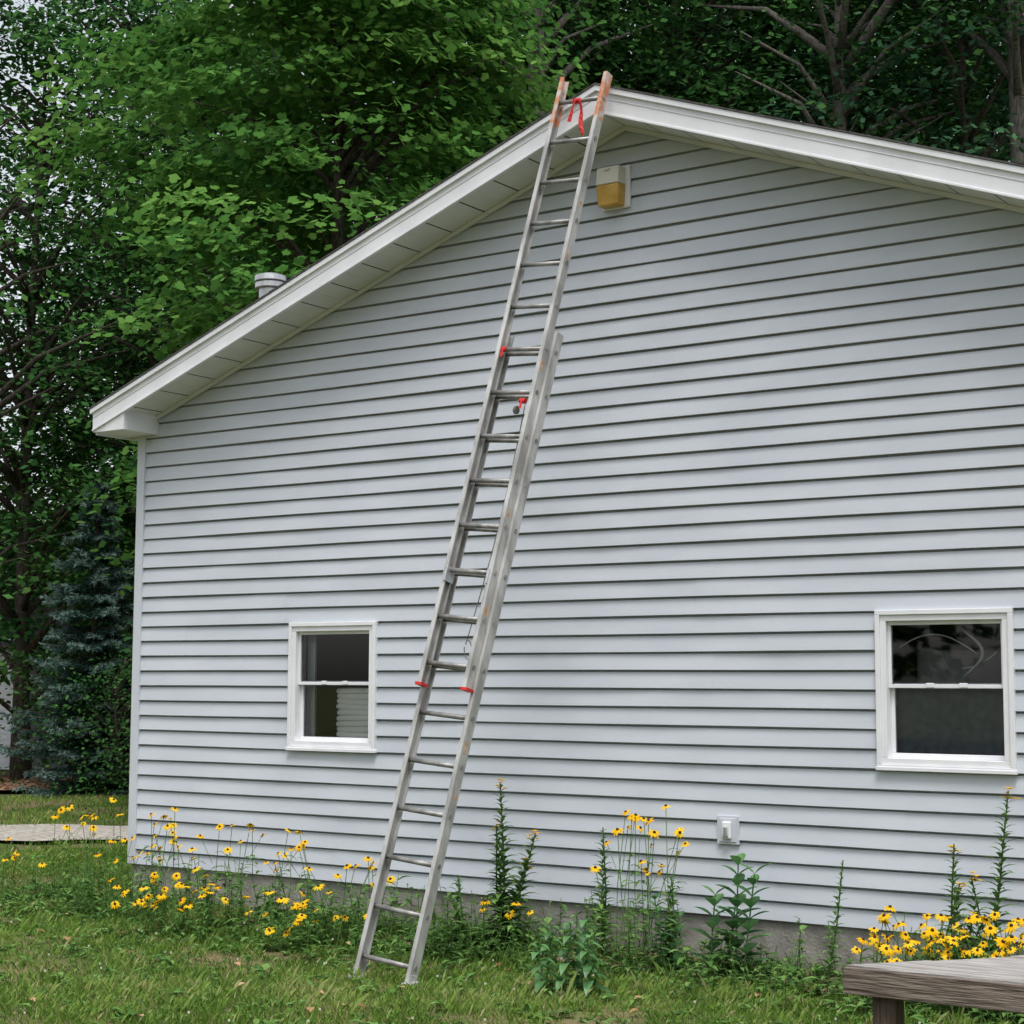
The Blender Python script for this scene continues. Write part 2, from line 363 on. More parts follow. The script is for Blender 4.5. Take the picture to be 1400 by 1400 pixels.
b.box(lx-.094,lx+.094,-.154,-.046,lz+.004,lz+.02)
b.box(lx-.02,lx+.02,-.16,-.14,lz+.10,lz+.12)
b.obj('hood',[M['cream']],wl,bevel=.008)
b=MB()
b.add([(lx-.083,-.135,lz-.145),(lx+.083,-.135,lz-.145),(lx+.085,-.046,lz-.145),(lx-.085,-.046,lz-.145),(lx-.092,-.152,lz+.003),(lx+.092,-.152,lz+.003),(lx+.092,-.046,lz+.003),(lx-.092,-.046,lz+.003)],[(3,2,1,0),(4,5,6,7),(0,1,5,4),(1,2,6,5),(2,3,7,6),(3,0,4,7)])
b.obj('lens',[M['amber']],wl,bevel=.012)
ox,oz=-5.26,.553
oe=empty('outlet_cover')
b=MB(); b.box(ox-.078,ox+.078,-.034,-.010,oz-.092,oz+.092); b.box(ox-.062,ox+.062,-.04,-.034,oz-.076,oz+.076); b.obj('mounting_block',[M['trimgrey']],oe,bevel=.004)
b=MB(); b.box(ox-.032,ox+.032,-.062,-.04,oz-.055,oz+.055); b.obj('box',[M['vinylwhite']],oe,bevel=.008)
b=MB(); b.tube([(ox,-.068,oz-.035),(ox,-.07,oz+.02)],.014,10); b.box(ox-.018,ox+.018,-.072,-.062,oz-.042,oz-.025); b.obj('cover_bubble',[M['galv']],oe,smooth=False)
# ---------------------------------------------------------------- ladder
ld=empty('extension_ladder')
P0=Vector((-6.612,-1.85,-.178)); S=.3048
dx_,dy_=(.093),(1.395/(19*S)); D=Vector((dx_,dy_,math.sqrt(1-dx_*dx_-dy_*dy_)))
Xa=Vector((1,0,0)); Xa=(Xa-D*Xa.dot(D)).normalized(); Nn=Xa.cross(D).normalized()
if Nn.y>0: Nn=-Nn
def rail(mb,org,side,hw,s0,s1,depth,m=0,fl=.026):
    c=org+Xa*(side*hw)
    mid=(s0+s1)/2; h=(s1-s0)/2
    mb.obox(c+D*mid,Xa,Nn,D,.0018,depth/2,h,m)
    for k in(-1,1):
        mb.obox(c+D*mid-Xa*(side*(fl/2+.0018))+Nn*(k*(depth/2-.0017)),Xa,Nn,D,fl/2,.0017,h,m)
        mb.obox(c+D*mid-Xa*(side*(fl))+Nn*(k*(depth/2-.006)),Xa,Nn,D,.0015,.0045,h-.001,m)
base=P0; flyo=P0+Nn*.078
b=MB(); rg=MB(); pl=MB()
for sd_ in(-1,1):
    rail(b,base,sd_,.212,-.37*S,13.45*S,.078)
    rail(b,flyo,sd_,.190,5.55*S,18.45*S,.07)
o1=b.obj('rails',[M['alu']],ld)
b=MB()
for sd_ in(-1,1): rail(b,flyo,sd_,.190,18.452*S,19.60*S,.07)
b.obj('rail_tips',[M['orange']],ld)
b=MB(); rdl=random.Random(9)
for i,sd_ in((16.4,1),(15.2,1),(12.6,1),(9.3,1),(4.4,1),(3.4,1),(7.2,1)):
    o_=flyo if i>6 else base; hw=.190 if i>6 else .212
    b.obox(o_+Xa*(sd_*(hw+.0022))+D*(i*S)+Nn*rdl.uniform(-.015,.015),Xa,Nn,D,.0006,rdl.uniform(.01,.02),rdl.uniform(.015,.05))
b.obj('paint_marks_and_labels',[pmat('faded_label',(.50,.22,.08),(.55,.50,.42),scale=40)],ld)
for i in range(0,14):
    c=base+D*(i*S); rg.tube([c-Xa*.209,c+Xa*.209],.0155,10); 
    for s_ in(-1,1): pl.tube([c+Xa*(s_*.2138),c+Xa*(s_*.2175)],.0165,10)
for i in range(6,20):
    c=flyo+D*(i*S); rg.tube([c-Xa*.187,c+Xa*.187],.0155,10)
    for s_ in(-1,1): pl.tube([c+Xa*(s_*.1918),c+Xa*(s_*.196)],.0165,10)
rg.obj('rungs',[M['rung']],ld,smooth=True); pl.obj('rung_ends',[M['rung']],ld)
b=MB()
for s_ in(-1,1):
    c=base+Xa*(s_*.212)+D*(-.36*S)
    b.obox(c+D*.03,Xa,Nn,D,.006,.03,.04,0)
    b.obox(Vector((c.x,c.y,GZ+.008)),Vector((1,0,0)),Vector((0,1,0)),Vector((0,0,1)),.035,.055,.008,0)
b.obj('feet',[M['alu']],ld,bevel=.003)
b=MB()
for s_ in(-1,1):
    c=flyo+Xa*(s_*.180)+D*(5.53*S); b.obox(c,Xa,Nn,D,.026,.037,.009)
for (i,off) in((13.0,-.15),(11.8,.10)):
    c=(flyo if i<13.2 else base)+D*(i*S)+Xa*off; b.tube([c-Xa*.022+Nn*.004,c+Xa*.022+Nn*.004],.018,8)
    b.obox(c+Xa*.0+D*(-.03)+Nn*.02,Xa,Nn,D,.008,.002,.028)
c=flyo+D*(19*S)
b.tube([c-Xa*.055+Nn*.0,c+Xa*.0],.02,8)
def ribbon(pts,wd):
    V=[]
    for i,p in enumerate(pts):
        a=.5*math.sin(i*.9); d=(Xa*math.cos(a)+Nn*math.sin(a))*wd
        V+= [p-d,p+d]
    b.add(V,[(2*i,2*i+1,2*i+3,2*i+2) for i in range(len(pts)-1)])
Zd=Vector((0,0,-1))
ribbon([c+Xa*(.0+.02*math.sin(k*.8)/2+.004*k)+Nn*.025+Zd*(.032*k) for k in range(9)],.015)
ribbon([c+Xa*(-.03-.008*k)+Nn*.03+Zd*(.026*k) for k in range(7)],.013)
ribbon([c+Xa*(-.04-.02*k)+Nn*.03+Zd*(.006*k) for k in range(4)],.012)
b.obj('red_tape',[M['red']],ld)
b=MB()
for s_ in(-1,1):
    c=flyo+Xa*(s_*.165)+D*(8*S-.03); b.obox(c,Xa,Nn,D,.008,.045,.05); b.obox(c+Nn*(-.05)+D*.04,Xa,Nn,D,.008,.03,.02)
b.obj('rung_locks',[M['galv']],ld,bevel=.003)
b=MB(); pts=[]
for k in range(40):
    t_=k/39; s=(11.9-5.4*t_)*S; pts.append(base+D*s+Xa*(.06-.03*t_+.03*math.sin(t_*math.pi)))
b.tube(pts,.0035,5)
c=base+D*(6.6*S)+Xa*.04
b.tube([c+Xa*(.03*math.sin(a))+Zd*(.06*(1-math.cos(a))) for a in np.linspace(0,5,20)],.0035,5)
pu=flyo+D*(11.6*S)+Xa*.06; b.tube([pu-Xa*.008,pu+Xa*.008],.028,14)
b.obj('rope',[pmat('rope',(.10,.10,.09),(.2,.2,.18))],ld)
# ---------------------------------------------------------------- table (deck-style, with a mitred end)
tb=empty('wooden_table'); TX0,TX1,TY0,TY1,TZ=-2.70,-.6,-4.03,-3.30,.45
SK=.75
b=MB(); y=TY0; rt=random.Random(2)
while y<TY1-.05:
    y1=y+.138; zt=TZ+rt.uniform(-.002,.002); xa=TX0+(y-TY0)*SK; xb=TX0+(y1-TY0)*SK
    b.add([(xa,y,TZ-.036),(TX1,y,TZ-.036),(TX1,y1,TZ-.036),(xb,y1,TZ-.036),(xa,y,zt),(TX1,y,zt),(TX1,y1,zt),(xb,y1,zt)],[(3,2,1,0),(4,5,6,7),(0,1,5,4),(1,2,6,5),(2,3,7,6),(3,0,4,7)]); y+=.143
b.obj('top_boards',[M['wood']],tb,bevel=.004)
b=MB(); b.box(TX0+.002,TX1-.002,TY0-.036,TY0-.002,TZ-.10,TZ-.004)
sdir=Vector((SK,1,0)).normalized(); nrm=Vector((sdir.y,-sdir.x,0)); Ls=math.hypot(SK,1)*(TY1-TY0)
b.obox(Vector((TX0+.03,TY0,TZ-.07))+sdir*(Ls/2)+nrm*.03,sdir,nrm,Vector((0,0,1)),Ls/2-.02,.018,.032)
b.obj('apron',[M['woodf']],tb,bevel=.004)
b=MB()
for (xx,yy_) in((TX0+.10,TY0+.002),(TX1-.3,TY0+.002),(TX0+.78,TY1-.16),(TX1-.3,TY1-.16)): b.box(xx,xx+.09,yy_,yy_+.09,GZ-.03,TZ-.04)
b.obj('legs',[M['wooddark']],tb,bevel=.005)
# ---------------------------------------------------------------- vegetation
MAPLE=np.array([(0,-.45),(.22,-.28),(.5,-.05),(.27,.12),(.3,.38),(0,.6),(-.3,.38),(-.27,.12),(-.5,-.05),(-.22,-.28)])
LEAF4=np.array([(0,-.5),(.32,.02),(0,.55),(-.32,.02)])
def orient(C,Nrm,size,shape,rng):
    n=len(C); Nrm=Nrm/np.linalg.norm(Nrm,axis=1,keepdims=True)
    t=rng.normal(size=(n,3)); u=t-Nrm*(t*Nrm).sum(1,keepdims=True); u/=np.linalg.norm(u,axis=1,keepdims=True)
    v=np.cross(Nrm,u)
    return C[:,None,:]+size[:,None,None]*(u[:,None,:]*shape[None,:,0:1]+v[:,None,:]*shape[None,:,1:2])
def tree_data(H,cb,R,ncl,lpc,ls,seed,tr=.16,shape=LEAF4,clump=(.6,.6,.16),topshape=.6,shell=.45,lean=.4,limbs=60):
    rng=np.random.default_rng(seed); rd=random.Random(seed)
    mb=MB(); n=9; pts=[];rad=[]
    bx,by=rd.uniform(-lean,lean),rd.uniform(-lean,lean)
    for i in range(n):
        t_=i/(n-1); pts.append(Vector((bx*math.sin(t_*3),by*math.sin(t_*2.3),H*.96*t_))); rad.append(tr*(1-t_)**.8+.015)
    rad[0]*=1.35
    mb.tube(pts,rad,9)
    def tp(z):
        t_=max(0,min(.999,z/(H*.96)))*(n-1); i=int(t_); return pts[i].lerp(pts[i+1],t_-i)
    C=[]; ph=[rd.uniform(0,6.28) for _ in range(4)]
    while len(C)<ncl:
        z=cb+(H-cb)*rd.random(); t_=(z-cb)/(H-cb)
        env=R*(math.sin(math.pi*min(1,(t_*.82+.16)))**topshape)
        th=rd.uniform(0,6.283)
        env*=1+.22*math.sin(2*th+ph[0]+z*.9)+.15*math.sin(3*th+ph[1]-z*1.7)
        r=env*(shell+(1-shell)*rd.random()**.6) if rd.random()<.75 else env*rd.random()
        C.append((r*math.cos(th),r*math.sin(th),z))
    C=np.array(C)
    for k in range(0,ncl,max(1,ncl//limbs)):
        c=Vector(C[k]); zb=max(cb*.6,c.z-.45*math.hypot(c.x,c.y)-.4); a=tp(zb); L_=(c-a)
        mid=a+L_*.5+Vector((rd.uniform(-.2,.2),rd.uniform(-.2,.2),.12*L_.length))
        r0=.018+.018*L_.length*tr/.16
        mb.tube([a,a.lerp(mid,.5)+Vector((0,0,.05)),mid,c],[r0,r0*.75,r0*.5,.008],5)
    N=ncl*lpc; cs=np.repeat(C,lpc,axis=0); out=cs*np.array([1,1,0]); out/=np.linalg.norm(out,axis=1,keepdims=True)+1e-6
    csz=np.repeat(rng.uniform(.6,1.35,ncl),lpc)[:,None]
    g_=rng.normal(size=(N,3))*np.array(clump)*csz
    rr_=np.hypot(g_[:,0],g_[:,1]); side=(g_*out).sum(1)
    g_[:,2]-=.28*rr_+.15*side
    P=cs+g_
    Nrm=rng.normal(size=(N,3))*.45+np.array([0,0,1])+out*.45
    sz=ls*rng.uniform(.65,1.25,N)
    V=orient(P,Nrm,sz,shape,rng)
    rnd=np.clip(np.repeat(rng.random(ncl),lpc)*.55+rng.random(N)*.45,0,1)
    return mb,V,rnd
def merged(name,items,mats,bark,parentname=None):
    e=empty(name); W=MB(); VV=[];RR=[];MI=[]
    for (dat,x,y,rot,s,mi) in items:
        mb,V,rnd=dat; c,s_=math.cos(rot),math.sin(rot)
        A=np.array([[c,-s_,0],[s_,c,0],[0,0,1]])*s; T=np.array([x,y,GZ-.02])
        v=(np.array(mb.v)@A.T+T); b0=len(W.v); W.v+= [tuple(p) for p in v]; W.f+=[tuple(b0+i for i in f) for f in mb.f]; W.m+=[0]*len(mb.f)
        VV.append(V@A.T+T); RR.append(rnd); MI.append(np.full(len(V),mi))
    W.obj('trunks',[bark],e,smooth=True)
    VV=np.concatenate(VV)
    o=bpy.data.objects.new('foliage',fastmesh('foliage',VV,VV.shape[1],mats,midx=np.concatenate(MI),rnd=np.concatenate(RR))); link(o,e)
    return e
def at(px,t):   # bearing + distance from the lawn viewpoint, used to lay out the wood
    a=(px-700)/2361; return (-.563+.8246*a)*t,(.8206+.5657*a)*t-10.19
mapled=tree_data(13.5,3.8,2.7,400,115,.128,5,tr=.14,shape=MAPLE,clump=(.44,.44,.09),limbs=80)
x,y=at(445,22.5); merged('maple_tree',[(mapled,x,y,.6,1,0)],[M['maple']],M['bark'])
fA=tree_data(17,2.5,3.6,330,62,.165,11,tr=.22,clump=(.5,.5,.13))
fB=tree_data(18,4.5,3.4,300,62,.16,12,tr=.2,clump=(.5,.5,.13))
fC=tree_data(16,3.0,3.2,270,64,.15,13,tr=.17,clump=(.5,.5,.13))
fS=tree_data(14,1.9,3.2,140,60,.15,14,tr=.14,clump=(.5,.5,.13))
fT=tree_data(20,11.5,3.0,130,60,.15,19,tr=.24,lean=.9)
bush=tree_data(3.2,.3,1.6,110,60,.11,15,tr=.05)
rows=[(fS,40,31,1.0,0),(fS,-70,30,1.05,0),(fB,165,34,.9,0),(fA,265,31,.8,0),(fB,560,30,1,0),(fC,690,29,1,0),(fA,820,32,1.05,0),(fB,930,30,1,0),(fA,1060,33,1,0),(fC,1180,30,1.05,1),(fB,1300,31,1,0),(fC,1340,27,.95,1),(fA,1500,31,1,0),
 (fA,-180,36,1,0),(fB,230,42,1.05,0),(fA,370,39,1.1,0),(fB,490,42,1.1,0),(fA,620,40,1.15,0),(fA,760,43,1.1,0),(fB,880,41,1.15,0),(fA,1000,44,1.15,0),(fA,1130,41,1.1,0),(fB,1250,43,1.15,0),(fA,1400,39,1.1,0),
 (fA,110,44,.8,0),(fB,300,54,1.3,0),(fA,450,55,1.3,0),(fB,760,56,1.35,0),(fA,910,57,1.35,0),(fA,1070,55,1.3,0),(fB,1230,57,1.3,0)]
merged('forest_trees',[(ms,*at(px,t_),k*1.9,s,mi) for k,(ms,px,t_,s,mi) in enumerate(rows)],[M['leafd'],M['leafb']],M['bark'])
merged('tall_hardwood_trees',[(fT,*at(700,26),.5,1,0),(fT,*at(1462,25),2.2,1,0),(fT,*at(1165,27),3.9,.9,0),(fT,*at(765,29),1.1,.85,0)],[M['leafd']],M['barkl'])
merged('undergrowth',[(bush,*at(px,t_),k*1.3,s,0) for k,(px,t_,s) in enumerate([(185,30,.9),(60,40,1.5),(150,41,1.7),(-60,41,1.5),(195,28,.7),(230,36,1.6),(20,46,2),(110,47,2),(200,48,2),(-80,46,2)])],[M['leafd']],M['bark'])
far=tree_data(18,2,4.2,160,30,.5,21,tr=.2)
merged('opposite_treeline',[(far,x,y,k,s,0) for k,(x,y,s) in enumerate([(-30,-36,1),(-22,-42,1.1),(-13,-40,1),(-4,-44,1.1),(5,-40,1),(13,-36,1.05),(20,-30,1),(27,-24,1),(32,-16,1)])],[M['leafd']],M['bark'])
def spruce():
    rng=np.random.default_rng(4); rd=random.Random(4); H=5.3; R=1.5
    mb=MB(); mb.tube([(0,0,0),(0,0,H*.5),(0,0,H)],[.1,.06,.01],7)
    P=[];A=[];Rv=[]; z=.15
    while z<H-.1:
        r=R*(1-z/H)**.75+.06
        nb=int(7+4*(1-z/H)); ph=rd.random()*6
        for k in range(nb):
            th=ph+6.283*k/nb+rd.uniform(-.25,.25); rl=r*rd.uniform(.55,1.15); zo=rd.uniform(-.1,.1)
            d=Vector((math.cos(th),math.sin(th),0)) 
            def bp(u): return d*(rl*u)+Vector((0,0,z+zo-.34*rl*u+.30*rl*u*u))
            mb.tube([bp(0),bp(.5),bp(1)],[.02,.012,.004],4)
            m_=int(9*rl+4)
            for q in range(m_):
                u=(q+.8)/m_; side=Vector((-d.y,d.x,0))
                for sgn in(-1,1):
                    ln=.30*(1-u*.65)*min(1,rl+.2)
                    s0=bp(u); s1=s0+side*(sgn*ln)+d*(ln*.8)+Vector((0,0,rd.uniform(-.12,.03)))
                    mm_=int(4+ln*26)
                    for w_ in range(mm_):
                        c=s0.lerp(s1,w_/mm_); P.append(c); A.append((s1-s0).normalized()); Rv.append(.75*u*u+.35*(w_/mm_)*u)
        z+=.25+.05*(1-z/H)
    P=np.array(P);A=np.array(A);Rv=np.array(Rv)
    P=np.repeat(P,4,axis=0);A=np.repeat(A,4,axis=0);Rv=np.repeat(Rv,4); N=len(P)
    dirs=A*.8+rng.normal(size=(N,3))*.5+np.array([0,0,.25]); dirs/=np.linalg.norm(dirs,axis=1,keepdims=True)
    sd_=np.cross(dirs,rng.normal(size=(N,3))); sd_/=np.linalg.norm(sd_,axis=1,keepdims=True)
    ln=rng.uniform(.05,.09,N)[:,None]
    V=np.stack([P-sd_*.010,P+sd_*.010,P+dirs*ln],axis=1)
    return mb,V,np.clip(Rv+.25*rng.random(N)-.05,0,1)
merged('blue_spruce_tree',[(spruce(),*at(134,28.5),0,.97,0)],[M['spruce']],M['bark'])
nh=empty('neighbor_house'); b=MB()
X0,X1,Y0,Y1=-40,-28.0,13.2,22
zz=GZ
while zz<2.3:
    b.add([(X0,Y0-.02,zz),(X1,Y0-.02,zz),(X1,Y0,zz+.12),(X0,Y0,zz+.12),(X0,Y0,zz),(X1,Y0,zz)],[(0,1,2,3),(4,5,1,0)])
    b.add([(X1+.02,Y0,zz),(X1+.02,Y1,zz),(X1,Y1,zz+.12),(X1,Y0,zz+.12)],[(0,1,2,3)]); zz+=.12
b.obj('walls',[M['vinylwhite']],nh)
b=MB(); b.add([(X0-.3,Y0-.4,2.2),(X1+.3,Y0-.4,2.2),(X1+.3,(Y0+Y1)/2,3.7),(X0-.3,(Y0+Y1)/2,3.7),(X1+.3,Y1+.4,2.2),(X0-.3,Y1+.4,2.2)],[(0,1,2,3),(3,2,4,5)]); b.obj('roof',[M['shingle']],nh)
b=MB()
for k in range(14): b.box(X1-3+k*.22,X1-3+k*.22+.05,Y0-1.2,Y0-1.16,GZ,GZ+.95)
b.box(X1-3.05,X1+.1,Y0-1.22,Y0-1.15,GZ+.95,GZ+1.0); b.obj('railing',[M['vinylwhite']],nh)
# ---- lawn: individual blades in one mesh
def inhouse(x,y): return (x>XC+.05)&(x<XR)&(y>-.02)
def pathu(x,y): return (x+17.1)*-.57+(y-3.0)*.82
def visible_ground(x,y,mg):
    dx,dy=x,y+10.19; z=-.5657*dx+.8246*dy; l=.8246*dx+.5657*dy
    return (z>5)&(np.abs(l/np.maximum(z,.1))<.31+mg)
def sm(x,y):
    return (np.sin(x*1.7+np.sin(y*1.3)*1.5)+np.sin(y*2.1-x*.8+1)+np.sin(x*4.3+y*3.1+np.sin(y*5))*.7+np.sin(x*9.1-y*7.7+np.sin(x*6)*2)*.7)/3
def blades(x0,x1,y0,y1,n,hmin,hmax,wd,seed,cond,clump=0):
    rng=np.random.default_rng(seed)
    if clump:
        nc=clump; cx=rng.uniform(x0,x1,nc); cy=rng.uniform(y0,y1,nc); k=rng.integers(0,nc,n)
        x=cx[k]+rng.normal(size=n)*.05; y=cy[k]+rng.normal(size=n)*.05; cr=rng.random(nc)[k]
    else: x=rng.uniform(x0,x1,n); y=rng.uniform(y0,y1,n); cr=np.full(n,.5)
    k=cond(x,y)&~inhouse(x,y); x=x[k];y=y[k];cr=cr[k]; nz=sm(x,y); k=rng.random(len(x))<(.64+.7*nz if not clump else 1); x=x[k];y=y[k];nz=nz[k];cr=cr[k]; n=len(x)
    h=rng.uniform(hmin,hmax,n)*(1+.35*nz)*np.where(rng.random(n)<.02,1.7,1)*(.7+.6*cr)
    th=rng.uniform(0,6.283,n); d=np.stack([np.cos(th),np.sin(th)],1); s=np.stack([-d[:,1],d[:,0]],1)*wd*rng.uniform(.7,1.5,(n,1)); ln=rng.uniform(.1,1.0,n)*h
    P=np.stack([x,y,np.full(n,GZ-.012)],1)
    a=P.copy();a[:,:2]-=s; b_=P.copy(); b_[:,:2]+=s
    m1=P.copy(); m1[:,:2]+=d*ln[:,None]*.45+s*.6; m1[:,2]+=h*.7; tp_=P.copy(); tp_[:,:2]+=d*ln[:,None]; tp_[:,2]+=h
    V=np.stack([a,b_,m1,tp_],1)
    r=np.clip(.34+.36*nz+(cr-.5)*.5+rng.normal(size=n)*.15,0,.85); r[rng.random(n)<.05]=1
    return V,r
c1=lambda x,y:(visible_ground(x,y,.05))&(np.abs(pathu(x,y))>1.0+.25*np.sin(x*5)*np.sin(y*7))
V1,r1_=blades(-14.5,-1,-6,3,300000,.018,.05,.0028,1,c1)
V3,r3_=blades(-14.5,-1,-6,3,100000,.03,.068,.0026,5,c1,clump=3600)
V2,r2_=blades(-34,-11,-8,12,170000,.03,.07,.006,2,lambda x,y:(visible_ground(x,y,.06))&(((pathu(x,y)>.9+.2*np.sin(x*3))&(pathu(x,y)<6.4))|((pathu(x,y)<-.95+.2*np.sin(x*3.7))&(x<-14))))
o=bpy.data.objects.new('lawn_grass',fastmesh('lawn_grass',np.concatenate([V1,V2,V3]),4,[M['grass']],rnd=np.concatenate([r1_,r2_,r3_]))); link(o)
class Plant:
    def __init__(s): s.q=[];s.mi=[];s.r=[]
    def quad(s,a,b,c,d,m,r): s.q.append((a,b,c,d)); s.mi.append(m); s.r.append(r)
    def stem(s,p0,p1,r,m,rv,bend=None):
        pts=[Vector(p0),Vector(p0).lerp(Vector(p1),.5)+(bend or Vector((0,0,0))),Vector(p1)]
        for a,b_ in zip(pts[:-1],pts[1:]):
            for k in range(3):
                t0,t1=k*2.094,(k+1)*2.094
                e0=Vector((math.cos(t0),math.sin(t0),0))*r;e1=Vector((math.cos(t1),math.sin(t1),0))*r
                s.quad(a+e0,a+e1,b_+e1*.8,b_+e0*.8,m,rv)
        return pts
    def leaf(s,p,d,ln,wd,droop,m,rv,up=Vector((0,0,1)),prof=(.15,.85,1,.6,.04)):
        d=d.normalized(); sd_=d.cross(up); 
        if sd_.length<.01: sd_=Vector((1,0,0))
        sd_.normalize(); n=len(prof)-1; pv=None
        nn=sd_.cross(d)
        for i in range(n+1):
            t_=i/n; c=p+d*(ln*t_)+Vector((0,0,-droop*ln*t_*t_)); w_=wd*prof[i]/2
            l,rt=c-sd_*w_+nn*w_*.3,c+sd_*w_+nn*w_*.3
            if pv: s.quad(pv[0],pv[2],c,l,m,rv); s.quad(pv[2],pv[1],rt,c,m,rv)
            pv=(l,rt,c)
    def flower(s,p,nrm,R_,rd,mp,mc):
        nrm=nrm.normalized(); u=nrm.cross(Vector((.3,.2,1))).normalized(); v=nrm.cross(u)
        n=rd.randint(10,13); ph=rd.random(); rv=rd.random()
        for k in range(n):
            if rd.random()<.04: continue
            th=6.283*k/n+ph; d=u*math.cos(th)+v*math.sin(th); sd_=-u*math.sin(th)+v*math.cos(th)
            L_=R_*rd.uniform(.85,1.1); w_=R_*.21; dz=-rd.uniform(.1,.5)
            a=p+d*(R_*.15); m_=p+d*(L_*.6)+nrm*(dz*.3*R_); e=p+d*L_+nrm*(dz*R_)
            r_=min(1,max(0,rv*.6+rd.random()*.4))
            s.quad(a-sd_*w_*.5,a+sd_*w_*.5,m_+sd_*w_,m_-sd_*w_,mp,r_); s.quad(m_-sd_*w_,m_+sd_*w_,e+sd_*w_*.4,e-sd_*w_*.4,mp,r_)
        rc=R_*.27
        for k in range(8):
            t0,t1=k*math.pi/4,(k+1)*math.pi/4
            d0=u*math.cos(t0)+v*math.sin(t0);d1=u*math.cos(t1)+v*math.sin(t1)
            b0,b1=p+d0*rc,p+d1*rc; m0,m1=p+d0*rc*.85+nrm*rc*.7,p+d1*rc*.85+nrm*rc*.7; tt=p+nrm*rc*1.2
            s.quad(b0,b1,m1,m0,mc,.5); s.quad(m0,m1,tt,tt+d0*.0005,mc,.5)
    def obj(s,name,mats,parent=None):
        V=np.array([[tuple(p) for p in q] for q in s.q])
        me=fastmesh(name,V,4,mats,midx=np.array(s.mi),rnd=np.array(s.r)); o=bpy.data.objects.new(name,me); return link(o,parent)
def rv3(rd,h=1): 
    th=rd.uniform(0,6.283); return Vector((math.cos(th),math.sin(th),0))*h
def susan(x,y,n,spread,hmin,hmax,seed,sy=.4,heads=1.0,leafy=1):
    rd=random.Random(seed); p=Plant()
    for i in range(n):
        bx,by=x+rd.gauss(0,spread*.7),min(-.08,y+rd.gauss(0,spread*sy*.7)); h=rd.uniform(hmin,hmax)
        base_=Vector((bx,by,GZ-.01)); top_=base_+Vector((rd.gauss(0,.11),rd.gauss(0,.09),h))
        p.stem(base_,top_,.003,0,rd.random()*.6,Vector((rd.gauss(0,.03),rd.gauss(0,.03),0)))
        for k in range(rd.randint(5,8)):
            q=base_.lerp(top_,rd.uniform(.03,.75)); p.leaf(q,rv3(rd)+Vector((0,0,rd.uniform(.2,.9))),rd.uniform(.07,.14),rd.uniform(.018,.034),.5,0,rd.random())
        for k in range(3):
            p.leaf(base_,rv3(rd)+Vector((0,0,rd.uniform(.3,1.2))),rd.uniform(.12,.2),rd.uniform(.03,.045),.6,0,rd.random())
        if rd.random()<heads:
            p.flower(top_,Vector((rd.gauss(0,.45)+.1,rd.gauss(0,.4)-.35,1)),rd.uniform(.030,.042),rd,1,2)
            if rd.random()<.5:
                q=base_.lerp(top_,.6); t2=q+Vector((rd.gauss(0,.08),rd.gauss(0,.08),h*.3)); p.stem(q,t2,.0025,0,.5)
                p.flower(t2,Vector((rd.gauss(0,.6),rd.gauss(0,.5)-.3,1)),rd.uniform(.026,.036),rd,1,2)
    return p.obj('black_eyed_susan',[M['weed'],M['yellow'],M['cone']])
susan(-10.6,-.45,16,.4,.4,.82,1)
susan(-9.15,-1.15,28,.36,.2,.45,2,sy=.7)
susan(-9.75,-.5,15,.35,.4,.92,3)
susan(-8.75,-.45,9,.4,.45,.74,4)
susan(-7.85,-1.2,18,.25,.12,.42,5,sy=.7)
susan(-8.1,-.6,8,.3,.35,.62,11)
susan(-11.5,-.8,12,.6,.3,.55,6)
susan(-5.72,-.42,17,.22,.5,1.02,7,sy=.5)
susan(-3.45,-.85,70,.38,.26,.56,8,sy=.45)
susan(-2.75,-.8,34,.3,.28,.55,9,sy=.45)
susan(-6.5,-.7,3,.5,.2,.45,10)
def primrose(x,y,h,seed,nst=1,fl=5,wide=1):
    rd=random.Random(seed); p=Plant()
    for s_ in range(nst):
        b0=Vector((x+rd.gauss(0,.04),y+rd.gauss(0,.03),GZ-.01)); hh=h*(1 if s_==0 else rd.uniform(.5,.8)); t0=b0+Vector((rd.gauss(0,.04)*(1+2*s_),rd.gauss(0,.04),hh))
        p.stem(b0,t0,.006,0,.3,Vector((rd.gauss(0,.025),0,0)))
        n=int(hh*85)
        for k in range(n):
            t_=.06+.92*k/n; q=b0.lerp(t0,t_); th=k*2.4; d=Vector((math.cos(th),math.sin(th),.55+.5*t_))
            ln=(.15*(1-t_)**.6+.04)*wide; p.leaf(q,d,ln*rd.uniform(.7,1.25),ln*.26,.45,0,rd.random())
        for k in range(fl):
            q=t0+Vector((rd.gauss(0,.02),rd.gauss(0,.02),rd.uniform(-.05,.015)))
            for m_ in range(4):
                th=m_*1.57+rd.random(); p.leaf(q,Vector((math.cos(th),math.sin(th),.5)),.026,.026,.2,1,rd.random(),prof=(.2,.8,1,.7))
    return p.obj('evening_primrose',[M['weed'],M['yellow']])
primrose(-6.74,-.5,1.13,21,4,6,1.15); primrose(-3.44,-.45,1.20,22,2,6); primrose(-3.64,-.55,.90,23,3); primrose(-4.33,-.5,.75,24,1,0,.7); primrose(-5.98,-.35,.85,25,2,0); primrose(-5.45,-.5,.6,26,2,0); primrose(-7.0,-.55,.5,27,3,0)
